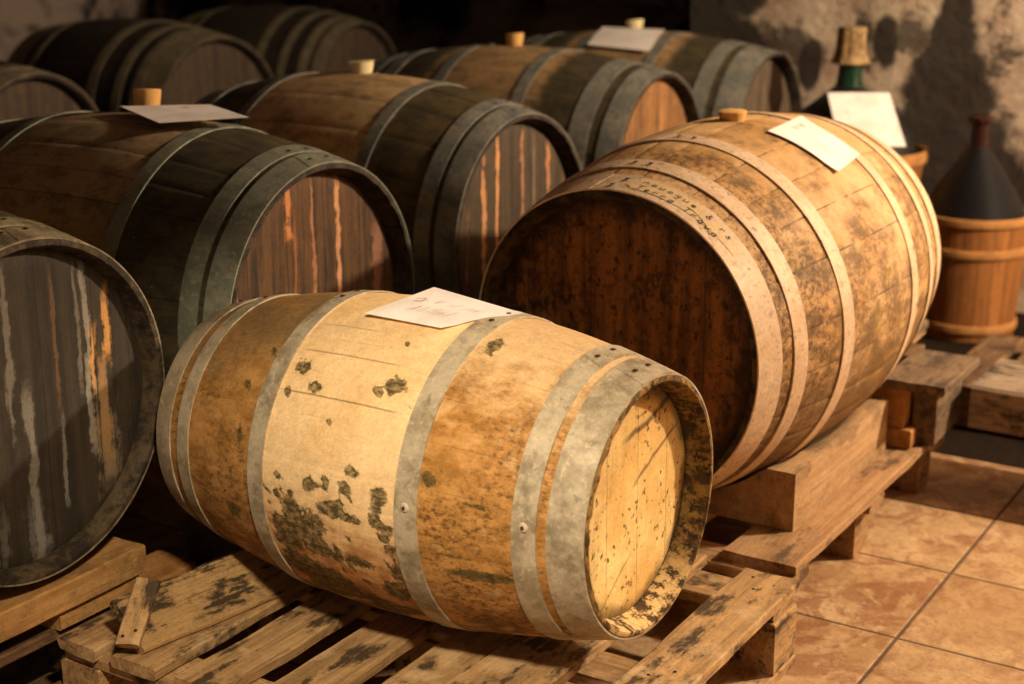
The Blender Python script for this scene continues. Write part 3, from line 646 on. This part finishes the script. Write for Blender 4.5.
BT = [ES(b1[0]+.795, b1[1]-.84, .170), ES(b1[0]+.76, b1[1]-.82, .170), ES(b1[0]+.80, b1[1]-.74, .262), ES(b1[0]+.835, b1[1]-.76, .262)]
o = board('short_batten', ES(b1[0]+.775, b1[1]-.825, .182), ES(b1[0]+.815, b1[1]-.735, .250), .040, .014, T_PALE); tag(o, 'short pale batten with two nail holes lying on the leaning plank', 'batten')
for k in (.035, .046):
    q = rivet(o, (-k, (k-.04)*1.6, .007), 0, .003, RIVET_D, 'nail')

# ---- right pallet with its chock timber
b2 = (.88, 2.35); P2 = ES(*b2); pal2 = empty('wooden_pallet', P2, (0, 0, YAW_S)); tag(pal2, 'wooden pallet under the large light barrel, its long board edge along the tiles', 'pallet')
T_RED = mat_timber('reddish_pine', '8f6844', 'b28c60', '46321f', .5)
for (e0, e1) in ((0, .145), (.24, .34), (.42, .52), (.58, .68), (.74, .84)):
    pb('deck_board', e0, e1, 0.02, .93, .125, .145, T_RED, pal2, b2, rough=.002)
for s0 in (0.0, .42, .845):
    pb('stringer_board', .0, .84, s0, s0+.09, .105, .125, T_RED, pal2, b2, 'e')
    for (e0, e1) in ((.03, .14), (.37, .48), (.73, .84)): pb('block', e0, e1, s0, s0+.09, .0, .105, T_RED, pal2, b2)
# chock: top is hollowed where the barrel bears on it
def chock(e0, e1, s0, s1, z0, z1, mat, label):
    cE, cS, cz = 1.232, 2.806, .513; n = 22; m = 10; vs = []; fs = []
    for i in range(n+1):
        s = s0+(s1-s0)*i/n; rr = rB(max(-.47, min(.47, (cS-s))))
        for k in range(m+1):
            e = e0+(e1-e0)*k/m; off = e-cE; zt = z1
            if abs(off) < rr: zt = min(z1, cz-math.sqrt(rr*rr-off*off)-.006)
            zt = max(zt, z0+.012); nz = noise.noise(Vector((s*20, e*30, 1)))*.002
            p = ES(e, s, zt+nz); q = ES(e, s, z0); vs.append(p); vs.append(q)
    W = (m+1)*2
    for i in range(n):
        for k in range(m):
            a = i*W+k*2; fs.append((a, a+W, a+W+2, a+2)); fs.append((a+1, a+3, a+W+3, a+W+1))
        a = i*W; fs.append((a, a+1, a+W+1, a+W)); a = i*W+m*2; fs.append((a, a+W, a+W+1, a+1))
    for a0, fl in ((0, 0), (n*W, 1)):
        for k in range(m):
            a = a0+k*2; f = (a, a+2, a+3, a+1); fs.append(f if not fl else f[::-1])
    c = ES((e0+e1)/2, (s0+s1)/2, z0); M = Matrix.Translation(c) @ Matrix.Rotation(YAW_S, 4, 'Z'); Mi = M.inverted()
    me = mesh('chock_timber', [Mi @ v for v in vs], fs); bm = bmesh.new(); bm.from_mesh(me); bmesh.ops.recalc_face_normals(bm, faces=bm.faces); bm.to_mesh(me); bm.free(); autosmooth(me, 40)
    o = link('chock_timber', me, mat); o.matrix_basis = M; tag(o, label, 'timber'); return o
chock(.945, 1.14, 2.515, 3.05, .1465, .262, mat_timber('chock_pine', '9c7850', 'bf9a6c', '5a4630', .35), 'pale hollowed timber wedged along the right side of the large light barrel')
chock(1.33, 1.52, 2.515, 3.05, .1465, .262, T_DARK, 'hollowed timber wedged behind the large light barrel')

# ---- blocks and boards behind the right pallet
o = board('wood_block', ES(.95, 3.075, .168), ES(.95, 3.21, .168), .10, .042, T_ORNG); tag(o, 'thin lower offcut with bright orange side, on the far end of the right pallet', 'block')
o = board('wood_block', ES(.957, 3.078, .2375), ES(.957, 3.22, .2375), .075, .095, T_ORNG); tag(o, 'thicker upper offcut propping the short grey board behind the barrel', 'block')
o = board('short_board', ES(.90, 3.055, .295), ES(.90, 3.33, .295), .145, .02, T_GREY); tag(o, 'short grey board lying flat on stacked offcuts behind the large light barrel', 'board')
o = board('wood_block', ES(.885, 3.12, .216), ES(.885, 3.31, .216), .05, .136, T_GREY); tag(o, 'ragged grey offcut under the right edge of the short grey board', 'block')
o = board('thin_lath', ES(1.01, 3.16, .30), ES(1.01, 3.50, .32), .02, .02, T_GREY); tag(o, 'thin lath lying beside the short grey board', 'lath')
o = board('wood_block', ES(1.01, 3.30, .145), ES(1.01, 3.42, .145), .06, .29, T_DARK); tag(o, 'dark upright offcut under the thin lath', 'block')
o = board('loose_plank', ES(1.09, 3.20, .25), ES(1.09, 3.62, .27), .10, .02, T_PALE); tag(o, 'pale plank end showing under the back of the large light barrel', 'plank')
o = board('wood_block', ES(1.09, 3.33, .121), ES(1.09, 3.50, .121), .09, .242, T_DARK); tag(o, 'dark block under the pale plank end behind the large barrel', 'block')
# heavy plank at the right edge
o = board('heavy_plank', ES(.825, 3.38, .21), ES(-.25, 3.38, .21), .26, .10, mat_timber('dusty_heavy_plank', '76634e', '98836a', '33281e', .6), rough=.003, bev=.008); tag(o, 'thick dusty plank raised off the floor at the right edge', 'plank')
for e in (.55, .0):
    o = board('wood_block', ES(e, 3.36, .08), ES(e, 3.52, .08), .12, .16, T_DARK); tag(o, 'dark block carrying the thick dusty plank', 'block', 'blocks under the dusty plank')
# low dark pallet behind, under the shadows
pal3 = empty('wooden_pallet', ES(.55, 3.72), (0, 0, YAW_S)); tag(pal3, 'low dark pallet on the dark floor in front of the demijohns', 'pallet')
for k in range(4): pb('deck_board', .0+.13*k, .10+.13*k, 0, .55, .09, .11, T_DARK, pal3, (.55, 3.72))
for s0 in (.0, .46): pb('stringer_board', .0, .49, s0, s0+.09, .0, .09, T_DARK, pal3, (.55, 3.72), 'e')

T_BEAM = mat_timber('sawn_fir', 'a0743e', 'c09258', '5c4226', .35)
# ---- left pallet and beam under the cut-off barrel
b3 = (1.80, .80); pal4 = empty('wooden_pallet', ES(*b3), (0, 0, YAW_S)); tag(pal4, 'shadowed pallet under the barrel cut by the left edge', 'pallet')
for (e0, e1) in ((.0, .12), (.2, .3), (.4, .5), (.6, .7), (.78, .88)): pb('deck_board', e0, e1, 0, .86, .135, .155, T_DARK, pal4, b3)
for s0 in (.02, .38, .76):
    pb('stringer_board', .0, .88, s0, s0+.09, .115, .135, T_DARK, pal4, b3, 'e')
    for (e0, e1) in ((.01, .12), (.38, .50), (.76, .88)): pb('block', e0, e1, s0, s0+.09, .02, .115, T_DARK, pal4, b3)
for e0 in (0., .40, .78): pb('bottom_board', e0, e0+.10, 0, .86, 0, .02, T_DARK, pal4, b3)
o = board('timber_beam', ES(1.815, .90, .2175), ES(1.815, 1.665, .2175), .085, .05, T_BEAM); tag(o, 'sawn orange beam under the front rim of the barrel cut by the left edge', 'beam')
o = board('wood_block', ES(1.82, 1.48, .174), ES(1.82, 1.655, .174), .07, .037, T_BEAM); tag(o, 'thin block between the sawn orange beam and the shadowed pallet', 'block')
o = board('timber_beam', ES(2.62, .90, .1995), ES(2.62, 1.665, .1995), .075, .086, T_DARK); tag(o, 'dark beam under the back of the barrel cut by the left edge', 'beam')
o = board('wood_block', ES(1.90, 1.70, .06), ES(1.90, 1.86, .06), .10, .12, T_ORNG); tag(o, 'dim orange block behind the end of the sawn orange beam', 'block')
o = board('wood_block', ES(1.785, 1.30, .035), ES(1.785, 1.60, .035), .05 if False else .018, .07, T_DARK); tag(o, 'narrow dark board edge on the floor between the two left pallets', 'board')

# ---- cards
PAPER = mat_paper(); INK = mat_plain('red_brown_ink', '9a5a50', .9); INKB = mat_plain('blue_grey_ink', '6c6670', .9)
def card(name, fn, nu, nv, label, strokes=(), th=.0009, group=None, origin=None, dot=None):
    """thin curved card; fn(u,v) -> world point; strokes = polylines in (u,v)"""
    o0 = fn(.5, .5) if origin is None else origin; root = empty(name, o0); tag(root, label, 'card', group)
    top = []; bot = []
    def nrm(u, v):
        e = .01; a = fn(min(1, u+e), v)-fn(max(0, u-e), v); b = fn(u, min(1, v+e))-fn(u, max(0, v-e)); n_ = a.cross(b).normalized()
        return n_ if n_.dot(UPV) > 0 else -n_
    vs = []; fs = []
    for sgn in (1, -1):
        for i in range(nu+1):
            for j in range(nv+1):
                u, v = i/nu, j/nv; vs.append(fn(u, v)+nrm(u, v)*th*.5*sgn-o0)
    W = nv+1; K = (nu+1)*W
    for i in range(nu):
        for j in range(nv):
            a = i*W+j; fs.append((a, a+W, a+W+1, a+1)); fs.append((K+a, K+a+1, K+a+W+1, K+a+W))
    for i in range(nu):
        a = i*W; fs.append((a, K+a, K+a+W, a+W)); a = i*W+nv; fs.append((a, a+W, K+a+W, K+a))
    for j in range(nv):
        a = j; fs.append((a, a+1, K+a+1, K+a)); a = nu*W+j; fs.append((a, K+a, K+a+1, a+1))
    me = mesh('paper', vs, fs); bm = bmesh.new(); bm.from_mesh(me); bmesh.ops.recalc_face_normals(bm, faces=bm.faces); bm.to_mesh(me); bm.free(); autosmooth(me, 50)
    link('paper', me, PAPER, root)
    if strokes:
        vs = []; fs = []
        for (pts, w) in strokes:
            for (p, q) in zip(pts[:-1], pts[1:]):
                p = Vector(p); q = Vector(q); d = (q-p); 
                if d.length < 1e-6: continue
                nn = Vector((-d.y, d.x)).normalized()*w; b = len(vs)
                for s_ in (p+nn, q+nn, q-nn, p-nn):
                    vs.append(fn(s_.x, s_.y)+nrm(s_.x, s_.y)*(th*.5+.0004)-o0)
                fs.append((b, b+1, b+2, b+3))
        link('handwriting', mesh('handwriting', vs, fs), INK, root)
    return root
UPV = Vector((0, 0, 1))
def MW(root): return parent_matrix(root)
def bil(c, bulge=0., curl=None):
    c = [Vector(q) for q in c]
    def f(u, v):
        p = (c[0]*(1-u)+c[1]*u)*(1-v)+(c[3]*(1-u)+c[2]*u)*v
        return p
    return f
# glyph strokes for scrawled writing (unit box, x right, y up)
GL = {'V': [[(0, 1), (.45, 0), (1, 1)]], 'i': [[(.5, .6), (.5, 0)]], 't': [[(.5, 1), (.5, 0)], [(.2, .65), (.8, .65)]], 'l': [[(.5, 1.1), (.45, 0)]], 'n': [[(.1, .55), (.1, 0)], [(.1, .45), (.5, .6), (.8, .4), (.8, 0)]],
      'o': [[(.5, .6), (.15, .3), (.5, 0), (.85, .3), (.5, .6)]], 'a': [[(.8, .6), (.2, .45), (.2, .1), (.7, .1), (.8, .6), (.85, 0)]], 'd': [[(.7, .5), (.2, .4), (.25, 0), (.7, .15), (.75, 1.1), (.8, 0)]], 'u': [[(.1, .6), (.2, 0), (.7, .1), (.8, .6), (.8, 0)]],
      'A': [[(0, 0), (.5, 1), (1, 0)], [(.25, .4), (.8, .4)]], 'e': [[(.15, .3), (.8, .35), (.5, .6), (.15, .3), (.5, 0), (.8, .1)]], 'r': [[(.2, .6), (.25, 0)], [(.25, .4), (.6, .6), (.8, .5)]], 'm': [[(0, .6), (.05, 0)], [(.05, .45), (.3, .6), (.45, .4), (.45, 0)], [(.45, .45), (.75, .6), (.9, .4), (.9, 0)]],
      'T': [[(0, 1), (1, 1.02)], [(.5, 1), (.45, 0)]], 'v': [[(0, .6), (.4, 0), (.85, .65)]], 'g': [[(.8, .55), (.3, .6), (.2, .2), (.7, .15), (.8, .55), (.75, -.4), (.3, -.35)]], 's': [[(.8, .55), (.3, .6), (.3, .4), (.75, .2), (.6, 0), (.15, .05)]], '&': [[(.9, .1), (.3, .75), (.45, 1), (.65, .8), (.15, .25), (.4, 0), (.9, .45)]], '.': [[(.1, 0), (.18, .06)]], 'S': [[(.85, .85), (.4, 1), (.15, .75), (.75, .35), (.6, 0), (.1, .08)]], '6': [[(.7, 1), (.2, .4), (.4, 0), (.8, .25), (.5, .5), (.2, .3)]], 'B': [[(.1, 0), (.15, 1), (.7, .85), (.15, .5), (.8, .3), (.1, 0)]], 'q': [[(.8, .55), (.3, .6), (.2, .2), (.7, .15), (.8, .55), (.8, -.4)]]}
def write(txt, x, y, sx, sy, w, dx=(1, 0), dy=(0, 1), slant=.2):
    out = []; cx = 0.
    for ch in txt:
        if ch != ' ':
            for st in GL.get(ch, []):
                pts = [(x+(cx+(p[0]*.8+p[1]*slant)*sx)*dx[0]+p[1]*sy*dy[0], y+(cx+(p[0]*.8+p[1]*slant)*sx)*dx[1]+p[1]*sy*dy[1]) for p in st]; out.append((pts, w))
        cx += sx*(1.1 if ch not in 'il.' else .75)
    return out
def surf_card(root, r, corners, lift, sagk=0.):
    """card lying over a barrel: bilinear corners in barrel space, pushed out to clear the staves"""
    M = MW(root); c = [Vector(q) for q in corners]
    def f(u, v):
        p = (c[0]*(1-u)+c[1]*u)*(1-v)+(c[3]*(1-u)+c[2]*u)*v; p = p.copy()
        rr = math.hypot(p.y, p.z); need = r(max(-.4, min(.4, p.x)))+lift
        if rr < need: p.y *= need/rr; p.z *= need/rr
        return M @ p
    return f
def wr_A():
    s = write('Vit lon', .16, .60, .095, .13, .004) ; s = write('V il lin', .30, .62, .070, .12, .003)
    s += write('Alillinl', .26, .30, .072, .17, .003); s += [([(.1, .62), (.16, .70), (.2, .58), (.12, .55), (.22, .66)], .004)]; return s
fA = surf_card(A, rA, [(-.048, -.088, .250), (.094, -.084, .246), (.163, .036, .2515), (-.004, .034, .272)], .0035)
card('white_card', fA, 12, 10, 'white card with faint reddish handwriting lying on the small pale barrel', wr_A())
fC = surf_card(C_, rC, [(-.035, -.01, .356), (.148, -.093, .345), (.27, .02, .351), (.099, .1025, .356)], .005)
card('white_card', fC, 12, 10, 'curled white card beside the cork on the dark orange-streaked barrel', write('m', .15, .6, .10, .12, .006))
fB = surf_card(B, rB, [(.045, .1105, .34), (.015, .236, .285), (-.145, .224, .285), (-.165, .077, .353)], .005)
def fB2(u, v): return fB(v, u)
fBc = surf_card(B, rB, [(.030, .098, .3475), (.008, .240, .277), (-.148, .222, .285), (-.160, .085, .352)], .005)
card('white_card', fBc, 10, 12, 'white card with faint red writing stuck askew on the large light barrel', write('Ai', .10, .75, .12, .10, .005, (.2, -1), (1, .2))+write('mill', .12, .45, .10, .1, .004, (1, 0), (0, 1)))
fF = surf_card(F_, rF, [(-.109, -.181, .306), (.127, -.199, .296), (.095, -.02, .352), (-.141, -.01, .352)], .005)
card('white_card', fF, 10, 10, 'blurred white card on the farthest barrel of the row, beside a pale cork', write('m', .22, .78, .08, .08, .006))

# ---- yellow tape strip and handwriting on the big barrel's front hoop
def on_B(x, th, lift): R_ = rB(x)+lift; return Vector((x, -R_*math.sin(th), R_*math.cos(th)))
hB = [c for c in B.children if c.name.startswith('hoop')][0]
vs = []; fs = []; n = 40
for i in range(n+1):
    th = -.06-.80*i/n; w = .0205*(1-.35*(i/n)**2) if i > 1 else .012; xc = .4325-.004*(i/n)
    for q in (-1, 1): vs.append(on_B(xc+q*w*(1+.08*noise.noise(Vector((i*.4, q, 0)))), th, .0038))
for i in range(n): a = i*2; fs.append((a, a+1, a+3, a+2))
TAPE = G('yellowed_tape'); tc = TAPE.mix(TAPE.ss(TAPE.noise(TAPE.coord(), 22, 4), .42, .6), hx('d8b880'), hx('d2b28a')); TAPE = TAPE.out(tc, .6)
tp = link('paper_tape', mesh('paper_tape', vs, fs, True), TAPE, hB)
PEN = mat_plain('black_pen', '4a3c28', .8); vs = []; fs = []
def pen(strokes):
    for (pts, w) in strokes:
        for p, q in zip(pts[:-1], pts[1:]):
            p = Vector(p); q = Vector(q); d = q-p
            if d.length < 1e-6: continue
            nn = Vector((-d.y, d.x)).normalized()*w; b = len(vs)
            for s_ in (p+nn, q+nn, q-nn, p-nn): vs.append(on_B(s_.x, -s_.y/.30, .0042))
            fs.append((b, b+1, b+2, b+3))
# (x along barrel, arc) : text runs with arc, letter tops point away from the head (-x)
pen(write('Terra Trava.', .4515, .038, .0148, .0145, .0009, (0, 1), (-1, 0)))
pen(write('nouogue & rs', .4285, .040, .0148, .0125, .0008, (0, 1), (-1, 0)))
pen([([(.436, .150), (.440, .172), (.446, .19), (.455, .205)], .0007)])
link('handwriting', mesh('handwriting', vs, fs), PEN, hB)

# ---- demijohns
def basket(name, R0, R1, h, mat, bandmat, parent, bands=(.97, .72, .10)):
    b = lathe(name, [(R0*.2, .0), (R0, 0.), (R0+(R1-R0)*.5, h*.5), (R1, h), (R1-.008, h), (R0+(R1-R0)*.5-.008, h*.5), (R0-.008, .012), (R0*.2, .012)], 88, mat, parent)
    for t in bands:
        z = h*t; rr = R0+(R1-R0)*t; w = h*.035
        lathe('band', [(rr-.001, z-w), (rr+.006, z-w+.002), (rr+.008, z), (rr+.006, z+w-.002), (rr-.001, z+w)], 72, bandmat, parent, closed=True)
    return b
BK = mat_basket(); BKB = mat_plain('basket_band', 'b07a42', .7, 0, .5, 30)
dj = empty('demijohn', ES(0, 0, 0)+Vector((1.435, 4.60, .0))); tag(dj, 'dark ribbed demijohn with brown neck in a wood-chip basket, at the right edge', 'demijohn')
basket('basket', .150, .172, .385, BK, BKB, dj)
DK = mat_glass('dark_ribbed_glass', '08090b', .34)
pr = [(.02, .02), (.115, .02), (.135, .06), (.150, .30), (.158, .375)]
for k in range(34):
    t = k/33; rr = .160*(1-t)+.032*t+.006*math.sin(t*PI); z = .375+.205*t; pr.append((rr+.0020, z)); pr.append((rr-.0024, z+.003))
pr += [(.030, .585), (.001, .586)]
lathe('glass_body', pr, 72, DK, dj)
lathe('neck', [(.029, .575), (.027, .60), (.025, .635), (.026, .655), (.036, .660), (.038, .668), (.037, .678), (.030, .682), (.018, .681), (.017, .655), (.017, .60), (.018, .575)], 40, mat_glass('red_brown_glass', '331511', .12), dj, closed=True)
dj2 = empty('demijohn', (1.07, 4.80, .0)); tag(dj2, 'tall green glass demijohn with wrapped neck, a white card on its shoulder', 'demijohn')
basket('basket', .18, .252, .555, BK, BKB, dj2, (.97, .6, .2))
GRN = mat_glass('dark_green_glass', '123a24', .1); GRB = mat_glass('black_green_glass', '181b18', .3)
lathe('glass_body', [(.02, .02), (.14, .02), (.165, .10), (.20, .30), (.225, .45), (.226, .53), (.205, .60), (.15, .665), (.085, .715), (.048, .745), (.04, .75), (.001, .751)], 64, GRB, dj2)
lathe('neck', [(.044, .740), (.040, .765), (.037, .80), (.036, .87), (.030, .872), (.028, .80), (.030, .76), (.032, .742)], 40, GRN, dj2, closed=True)
wrp = lathe('neck_wrapping', [(.056, .818), (.060, .822), (.054, .835), (.046, .86), (.043, .90), (.044, .925), (.040, .932), (.001, .934)], 40, mat_dark_rim('sackcloth', '6a5030', 'a88a5c'), dj2)
for v in wrp.data.vertices: a = math.atan2(v.co.y, v.co.x); k = 1+.05*math.sin(7*a)+.03*math.sin(13*a); v.co.x *= k; v.co.y *= k
cc = [Vector((.994, 4.54, .594)), Vector((1.196, 4.54, .594)), Vector((1.176, 4.712, .737)), Vector((.984, 4.712, .737))]
UPV = Vector((0, -.6, .8))
card('white_card', bil(cc), 4, 4, 'nearly blank white card leaning on the shoulder of the green glass demijohn', write('i', .22, .62, .05, .08, .008))
UPV = Vector((0, 0, 1))

# ---- room
def plane(name, pts, mat, org, rot=0., th=0.1, sub=0, rough=0.):
    """slab whose visible face carries pts; local frame at org/rot"""
    M = Matrix.Translation(org) @ Matrix.Rotation(rot, 4, 'Z'); Mi = M.inverted(); q = [Mi @ Vector(p) for p in pts]
    n_ = (q[1]-q[0]).cross(q[3]-q[0]).normalized(); vs = []; fs = []; N = max(1, sub)
    for i in range(N+1):
        for j in range(N+1):
            u, v = i/N, j/N; p = (q[0]*(1-u)+q[1]*u)*(1-v)+(q[3]*(1-u)+q[2]*u)*v
            d = rough*(noise.noise(p*2.3)+.5*noise.noise(p*6.1)) if rough else 0
            vs.append(p+n_*d)
    W = N+1
    for i in range(N):
        for j in range(N): a = i*W+j; fs.append((a, a+W, a+W+1, a+1))
    b = len(vs); vs += [p-n_*th for p in q]; fs.append((b, b+3, b+2, b+1))
    cor = [0, N*W, N*W+N, N]
    edges = [[i*W for i in range(N+1)], [N*W+j for j in range(N+1)], [i*W+N for i in range(N, -1, -1)], [j for j in range(N, -1, -1)]]
    for k, e in enumerate(edges): fs.append([b+k]+[b+(k+1) % 4]+e[::-1])
    me = mesh(name, vs, fs); bm = bmesh.new(); bm.from_mesh(me); bmesh.ops.recalc_face_normals(bm, faces=bm.faces); bm.to_mesh(me); bm.free()
    if rough: autosmooth(me, 60)
    o = link(name, me, mat); o.matrix_basis = M; o['kind'] = 'structure'; return o
CEIL = 2.35; EL, ER, SN, SF = 6.2, -1.6, -1.6, 7.6
# tile grid: joints cross at (0.879, 2.766), rows run along S
go = Vector((.879, 2.766, 0)); rotF = R(57.7)
def FP(e, s, z=0.): return ES(e, s, z)
plane('floor', [FP(EL, SN), FP(ER, SN), FP(ER, 3.49), FP(EL, 3.49)][::1], mat_floor(), go, rotF)
SHADE_FLOOR = mat_timber('shaded_floor', '1c150f', '261c14', '100c08', .3); SHADE_FLOOR.node_tree.nodes['Principled BSDF'].inputs['Specular IOR Level'].default_value = .05  # near-black colour stands in for the shadow on the floor past the tiles
f2 = plane('floor_back', [FP(EL, 3.49, -.004), FP(ER, 3.49, -.004), FP(ER, SF, -.004), FP(EL, SF, -.004)], SHADE_FLOOR, go, rotF, sub=30, rough=.0)
SHADE_STAINS = []   # filled below in wall coordinates
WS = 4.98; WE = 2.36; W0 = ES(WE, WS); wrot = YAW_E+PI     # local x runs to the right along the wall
def shade_stain(px_e, z, rx, rz): SHADE_STAINS.append((WE-px_e, z, rx, rz))
for (e, z, rx, rz) in ((1.41, 1.08, .04, .09), (1.41, .98, .055, .10), (1.42, .88, .09, .10), (1.42, .78, .125, .11), (1.42, .68, .17, .12), (1.42, .55, .23, .15), (1.38, .38, .30, .22), (1.64, .86, .045, .09), (1.90, .78, .045, .09), (1.85, .42, .3, .2), (2.3, 1.0, .14, .25), (2.16, 1.08, .10, .16), (2.2, .8, .2, .12)): shade_stain(e, z, rx, rz)  # includes the two bottle-neck shadows, painted as dark patches
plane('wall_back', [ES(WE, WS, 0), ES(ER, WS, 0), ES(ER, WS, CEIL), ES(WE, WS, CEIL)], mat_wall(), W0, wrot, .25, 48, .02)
FW = mat_farwall()
plane('wall_recess', [ES(WE, SF, 0), ES(WE, WS+.25, 0), ES(WE, WS+.25, CEIL), ES(WE, SF, CEIL)], FW, ES(WE, SF), 0, .2, 24, .02)
plane('wall_far', [ES(EL, SF, 0), ES(WE, SF, 0), ES(WE, SF, CEIL), ES(EL, SF, CEIL)], FW, ES(EL, SF), 0, .2, 60, .05)
plane('wall_left', [ES(EL, SN, 0), ES(EL, SF, 0), ES(EL, SF, CEIL), ES(EL, SN, CEIL)], FW, ES(EL, SN), 0, .2, 30, .04)
plane('wall_right', [ES(ER, WS, 0), ES(ER, SN, 0), ES(ER, SN, CEIL), ES(ER, WS, CEIL)], FW, ES(ER, WS), 0, .2, 30, .03)
plane('ceiling', [ES(EL, SF, CEIL), ES(ER, SF, CEIL), ES(ER, SN, CEIL), ES(EL, SN, CEIL)], FW, ES(EL, SF), 0, .2, 30, .03)

# ---- light
def lamp(loc, power, col, size):
    l = bpy.data.lights.new('cellar_lamp', 'POINT'); l.energy = power; l.color = col; l.shadow_soft_size = size
    o = bpy.data.objects.new('cellar_lamp', l); COL.objects.link(o); o.location = loc; return o
lamp((2.9, 3.0, 2.10), 285, (1., .83, .62), .06)
sp = bpy.data.lights.new('cellar_spot', 'SPOT'); sp.energy = 66; sp.color = (1., .82, .60); sp.shadow_soft_size = .06; sp.spot_size = R(48); sp.spot_blend = .75
so = bpy.data.objects.new('cellar_spot', sp); COL.objects.link(so); so.location = (-.05, 1.0, 1.45)
so.rotation_euler = (Vector((-.25, 2.0, .40))-Vector((-.05, 1.0, 1.45))).to_track_quat('-Z', 'Y').to_euler()
w = bpy.data.worlds.new('cellar'); scn.world = w; w.use_nodes = True
w.node_tree.nodes['Background'].inputs[0].default_value = (.9, .75, .8, 1); w.node_tree.nodes['Background'].inputs[1].default_value = .09

# ---- camera
cam = bpy.data.cameras.new('camera'); co = bpy.data.objects.new('camera', cam); COL.objects.link(co); scn.camera = co
co.location = (0, 0, 1.27); co.rotation_euler = (PI/2-math.atan(427/1500), 0, 0)
cam.sensor_width = 36; cam.lens = 1500/1024*36; cam.clip_start = .05
cam.dof.use_dof = True; cam.dof.focus_distance = 2.35; cam.dof.aperture_fstop = 3.2
scn.view_settings.view_transform = 'Standard'; scn.view_settings.look = 'None'; scn.view_settings.exposure = .8; scn.view_settings.gamma = 1; scn.view_settings.use_curve_mapping = False
